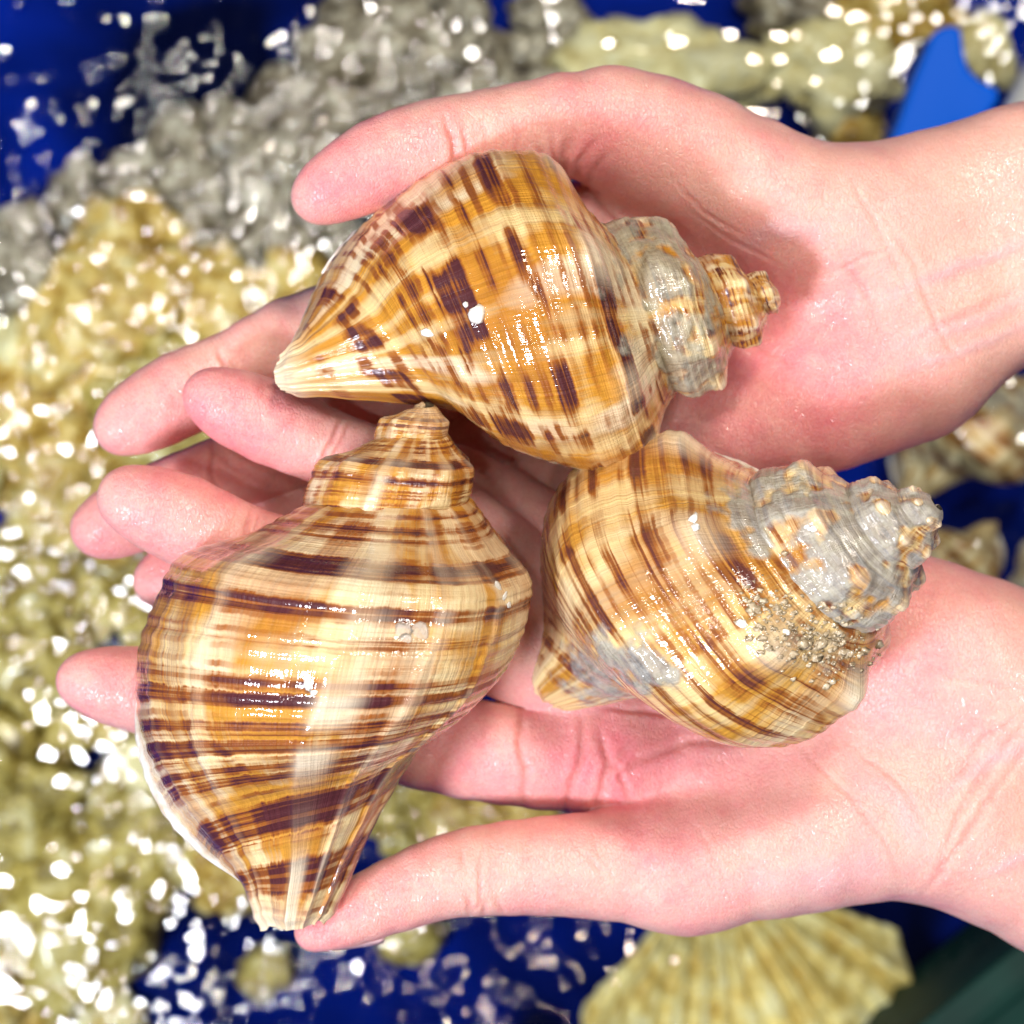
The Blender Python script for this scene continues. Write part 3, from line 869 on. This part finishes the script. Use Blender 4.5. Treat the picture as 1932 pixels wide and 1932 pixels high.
def ico(sub):
    import bmesh
    bm = bmesh.new()
    bmesh.ops.create_icosphere(bm, subdivisions=sub, radius=1)
    V = np.array([v.co[:] for v in bm.verts]); F = np.array([[v.index for v in f.verts] for f in bm.faces])
    bm.free()
    return V, F
IV, IF = ico(4)
def lump(px, py, r, mat, seed, label, group, name='encrusted_stone', cat='stone', flat=.62, stretch=1.0, ang=0.0, z=None):
    """One stone of the heap; r is its half-width as it shows in the picture."""
    rr = r * 1.62
    zz = ZF + rr * flat * .8 if z is None else z
    zz = min(zz, ZW - 70 - rr * flat)
    d = 1 + .34 * fbm(IV * 1.5 + seed * 3.1, 3, seed) + .13 * fbm(IV * 5 + seed, 3, seed + 5)
    V = IV * d[:, None] * np.array([rr * stretch, rr / stretch, rr * flat])
    c, s = math.cos(ang), math.sin(ang)
    V = V @ np.array([[c, s, 0], [-s, c, 0], [0, 0, 1]])
    cen = at(px, py, zz)
    o = mesh_obj(name, V + cen, IF, mat, origin=cen - np.array([0, 0, rr * flat * .8]))
    return tag(o, label, cat, group)

# the heap left of the hands: lumps lie tightly on one another
LBL = 'yellowish encrusted stone in the blurred wet heap left of the hands'
k = 0
done = []
tries = 0
while tries < 2600:
    tries += 1
    x, y = rng.uniform(-60, 1080), rng.uniform(-20, 1990)
    r = rng.choice([70, 100, 130, 165])
    top = 430 - .58 * x
    if y < top + r * .6 or (x > 480 and y > 1000) or (x > 620 and y > 330) or (x > 230 and y > 1620) or (1240 < y < 1400 and x < 170 and r > 60):
        continue
    if any((x - a) ** 2 + (y - c) ** 2 < (.58 * (r + q)) ** 2 for a, c, q in done):
        continue
    done.append((x, y, r))
    k += 1
    g = y < 560 - .2 * x
    m = LM[2] if g else LM[rng.choice([0, 1, 1, 0, 0, 3])]
    lump(x, y, r, m, k, 'greyish encrusted stone at the top of the blurred heap' if g else LBL, 'stones heaped in the tank', stretch=rng.uniform(.8, 1.4), ang=rng.uniform(0, 3), flat=.4, z=ZF + rng.uniform(30, 160))
for (x, y, r, m, lb) in ((760, 1530, 75, 0, 'olive stone in the gap under the index finger, nearest the big shell'),
                         (880, 1560, 80, 1, 'ochre stone in the middle of the gap between lower index finger and thumb'),
                         (990, 1540, 70, 1, 'ochre stone at the right end of the gap between index finger and thumb'),
                         (770, 1765, 62, 0, 'olive stone just below the tip joint of the lower thumb'),
                         (430, 1660, 70, 1, 'ochre stone left of the canal tip of the largest shell'),
                         (500, 1830, 50, 0, 'small olive stone in the blue below the lower thumb tip')):
    k += 1
    lump(x, y, r, LM[m], k, lb, 'olive stones under the lower hand')
lump(1250, 140, 150, LM[3], 301, 'large cream stone in the tank just above the upper wrist', None, stretch=1.35)
lump(1100, 190, 85, LM[3], 302, 'cream stone just above the bent knuckle of the upper thumb', None)
lump(1585, 130, 120, LM[3], 303, 'cream stone left of the bright blue plastic clip', None, stretch=1.1)
lump(1600, 240, 70, LM[1], 304, 'small tawny stone between the upper wrist and the blue clip', None)
lump(1500, 20, 80, LM[2], 305, 'brownish grey stone at the top edge above the cream stones', None, stretch=1.3)
lump(1700, 20, 95, LM[1], 306, 'ochre stone at the top edge above the blue clip', None, stretch=1.4)
lump(1860, 105, 62, LM[3], 307, 'pale cream stone framed by the notch of the blue clip', None, flat=.9, stretch=.8)

# bright blue plastic clip, pale pipe and green beam
N = NT('blue_clip_plastic')
N.P(Base_Color=(.001, .13, .85), Roughness=.5, Specular_IOR_Level=.1)
BLUE = N.m
def slab(name, outline, z0, z1, mat, bevel):
    n = len(outline)
    V = [at(x, y, z1) for x, y in outline] + [at(x, y, z1) - np.array([0, 0, z1 - z0]) for x, y in outline]
    F = [tuple(range(n))[::-1], tuple(range(n, 2 * n))] + [(i, (i + 1) % n, n + (i + 1) % n, n + i) for i in range(n)]
    cen = np.mean(V, 0); cen[2] = z0
    o = mesh_obj(name, V, F, mat, origin=cen, smooth=True)
    bv = o.modifiers.new('bevel', 'BEVEL'); bv.width = bevel * U; bv.segments = 4; bv.limit_method = 'ANGLE'
    return o
o = slab('plastic_clip', [(1758, 62), (1785, 46), (1815, 48), (1820, 95), (1828, 128), (1850, 150), (1888, 166), (1884, 190), (1862, 222), (1838, 262), (1812, 262), (1800, 240), (1778, 262), (1740, 330), (1650, 330), (1690, 240), (1722, 150)], -2360, -2230, BLUE, 44)
tag(o, 'bright blue plastic clip with a curved notch, above the upper wrist', 'clip')
N = NT('pale_grey_plastic')
N.P(Base_Color=(.55, .60, .62), Roughness=.35)
c = [at(x, y, -2200) for x, y in ((1890, 330), (1930, 215), (1985, 110), (2040, 20))]
V, F = tube(np.array(c), np.array([62, 62, 62, 62.]), 20)
tag(mesh_obj('grey_pipe', V, F, N.m, origin=c[0] - np.array([0, 0, 62])), 'pale grey pipe at the right edge beside the blue clip', 'pipe')
N = NT('dark_green_plastic')
co = N.n('ShaderNodeTexCoord').outputs['Object']
N.P(Base_Color=N.ramp(N.noise(co, 30, 3), [(.3, (.0006, .018, .014)), (.7, (.0015, .032, .024))]), Roughness=.6, Specular_IOR_Level=.2)
GREEN = N.m
def beam(name, p0, p1, prof, mat):
    a, b = at(p0[0], p0[1], -2150), at(p1[0], p1[1], -2150)
    d = (b - a) / np.linalg.norm(b - a); s = np.cross(d, [0, 0, 1.])
    V = [q + s * u + np.array([0, 0, v]) for q in (a, b) for u, v in prof]
    n = len(prof)
    F = [(i, (i + 1) % n, n + (i + 1) % n, n + i) for i in range(n)] + [tuple(range(n))[::-1], tuple(range(n, 2 * n))]
    o = mesh_obj(name, V, F, mat, origin=a, smooth=False)
    bv = o.modifiers.new('bevel', 'BEVEL'); bv.width = 8 * U; bv.segments = 3
    return o
o = beam('tank_rim', (1640, 2010), (2030, 1700), [(0, 0), (70, 20), (110, 20), (118, -14), (300, -14), (300, -500), (0, -500)], GREEN)
tag(o, 'dark green plastic tank rim crossing the lower right corner', 'rim')

# ribbed fan shell lying in the tank at the bottom
def fan_shell(hx, hy, R, a0, a1, ribs, label):
    na, nr = 190, 46
    cen = at(hx, hy, ZW - 330)
    V = []
    for i in range(nr):
        r = (i / (nr - 1)) ** .8
        for j in range(na):
            q = j / (na - 1); a = a0 + (a1 - a0) * q
            edge = 1 - .30 * abs(2 * q - 1) ** 2.4
            rib = math.cos(2 * math.pi * ribs * (q + .012 * math.sin(9 * r + 20 * q))) * (6 + 34 * r) * (.9 + .25 * math.sin(17 * q + 5 * r))
            hgt = 200 * math.sin(math.pi * min(1, r * .80 + .04)) * (1 - .45 * (2 * q - 1) ** 2) + rib + 6 * math.sin(r * 60)
            V.append(cen + np.array([math.cos(a) * r * R * edge, math.sin(a) * r * R * edge, hgt]))
    F = np.array([[i * na + j, (i + 1) * na + j, (i + 1) * na + j + 1, i * na + j + 1] for i in range(nr - 1) for j in range(na - 1)])
    root = empty('fan_shell', cen)
    tag(root, label, 'shell')
    N = NT('fan_shell_cream')
    co = N.n('ShaderNodeTexCoord').outputs['Object']
    f = N.noise(co, 85, 4, .65)
    N.P(Base_Color=N.ramp(f, [(.3, (.50, .32, .06)), (.42, (.76, .58, .18)), (.54, (.85, .74, .34)), (.7, (.88, .84, .58))]), Roughness=.4, Coat_Weight=.4, Normal=N.bump(f, .6, .004))
    ob = mesh_obj('ribbed_valve', V, F, N.m, root, origin=cen)
    m = ob.modifiers.new('thick', 'SOLIDIFY'); m.thickness = 14 * U
    V2, F2 = tube(np.array([cen + np.array([math.cos(a0 + (a1 - a0) * q) * 70, math.sin(a0 + (a1 - a0) * q) * 70, 40]) for q in np.linspace(0, 1, 14)]), 34, 12)
    mesh_obj('hinge', V2, F2, LM[0], root, origin=cen)
fan_shell(1330, 1600, 900, math.radians(-128), math.radians(-22), 12, 'large yellow ribbed fan shell in the tank below the lower wrist')

# striped snails lying in the tank at the right, between the two wrists
matb = shell_material('striped_shell_blurred', [(.16, .03, .5), (.38, .04, .75), (.56, .03, .7), (.75, .03, .6)],
    (.72, .62, .38), (.50, .30, .08), (.30, .13, .03), (.12, .05, .02), block=.3, fine=.3, seed=41.0, crust_col=(.50, .47, .40), pale=.3)
for (ap, tp, lb, sd, ro) in (((2010, 700, -2480), (1690, 965, -2560), 'striped snail with a grey worn patch, in the tank between the two wrists', 61, 30),
                     ((1700, 1130, -2560), (1880, 975, -2600), 'small cream snail under the spire tip of the tawny shell', 62, 0),
                     ((1930, 1010, -2520), (2060, 1330, -2560), 'greyish white snail cut by the right edge above the lower wrist', 63, 60)):
    s_ = Shell(ap, tp, prof3, W=1.9, N=4.2, lip=110, knob=.02, knobs=7, knob_s=.235, seed=sd, nt=110, ns=80, roll=ro,
               crust=crust_film(-5, -1.0, .3, sd))
    s_.build('sea_snail', matb, lb, group='snails lying in the tank')

# ------------------------------------------------------------------ small things stuck to the shells
def pick(sh, px, py):
    V = np.concatenate(sh.allV)
    k = DC / (DC - V[:, 2])
    d = np.hypot(V[:, 0] * k + 966 - px, 966 - V[:, 1] * k - py)
    m = np.nonzero(d < 9)[0]
    if not len(m):
        m = np.array([np.argmin(d)])
    p = V[m[np.argmax(V[m, 2])]]
    ax = sh.A + sh.a * ((p - sh.A) @ sh.a)
    n = (p - ax) / np.linalg.norm(p - ax)
    return p, n
def pebble(sh, px, py, r, mat, seed, name, flat=.6, stretch=1.2, label=None):
    p, n = pick(sh, px, py)
    V0, F0 = IV2, IF2
    d = 1 + .42 * fbm(V0 * 1.9 + seed, 2, seed)
    t = np.cross(n, [.3, .8, .2]); t /= np.linalg.norm(t); b = np.cross(n, t)
    a = seed * 1.7
    t, b = t * math.cos(a) + b * math.sin(a), b * math.cos(a) - t * math.sin(a)
    W_ = V0 * d[:, None] * r
    V = p + n * r * flat * .35 + W_[:, :1] * t * stretch + W_[:, 1:2] * b + W_[:, 2:3] * n * flat
    o = mesh_obj(name, V, F0, mat, sh.root, origin=p)
    if label:
        o['label'] = label
    return o
IV2, IF2 = ico(2)
pebble(sh1, 893, 600, 15, CHALK, 1, 'barnacle', .7, 1.1, 'round white barnacle')
pebble(sh1, 800, 634, 8, CHALK, 2, 'barnacle', .6, 1.5)
pebble(sh1, 870, 575, 5, CHALK, 3, 'barnacle', .6, 1.2)
for q, (x, y, r, st) in enumerate(((578, 1300, 6, 2.0), (587, 1311, 5, 1.6), (948, 1105, 6, 2.4), (958, 1124, 5, 2.2), (966, 1138, 5, 1.6))):
    pebble(sh2, x, y, r, CHALK, 5 + q, 'white_fleck', .4, st)
for q, (x, y, r, st) in enumerate(((770, 1190, 19, .8), (797, 1192, 15, 1.2), (774, 1208, 11, 1.0))):
    pebble(sh2, x, y, r, FLAKE, 15 + q, 'film_flake', .07, st)
for q, (x, y, r, st) in enumerate(((1308, 972, 9, 1.3), (1314, 986, 8, 1.1), (1490, 1190, 7, 1.0), (1402, 1170, 9, 1.0))):
    pebble(sh3, x, y, r, CHALK, 25 + q, 'white_fleck', .5, st)
# sandy crumbs caught along the suture of the tawny shell
Vs, Fs, nv = [], [], 0
for q in range(420):
    t = rng.uniform(0, 1)
    x = 1425 + 190 * t + rng.normal(0, 34); y = 1120 + 95 * t + 40 * math.sin(t * 3) + rng.normal(0, 30)
    p, n = pick(sh3, x, y)
    if p[2] < 200:
        continue
    r = min(9.0, rng.lognormal(.75, .55))
    d = 1 + .6 * fbm(IV2 * 2.3 + q, 2, q)
    Vs.append(IV2 * d[:, None] * r * np.array([1.5, 1, .6]) + p + n * r * .1)
    Fs.append(IF2 + nv); nv += len(IV2)
o = mesh_obj('sand_crumbs', np.concatenate(Vs), np.concatenate(Fs), SAND, sh3.root, origin=sh3.A + sh3.a * sh3.L * .55)
o['kind'] = 'stuff'
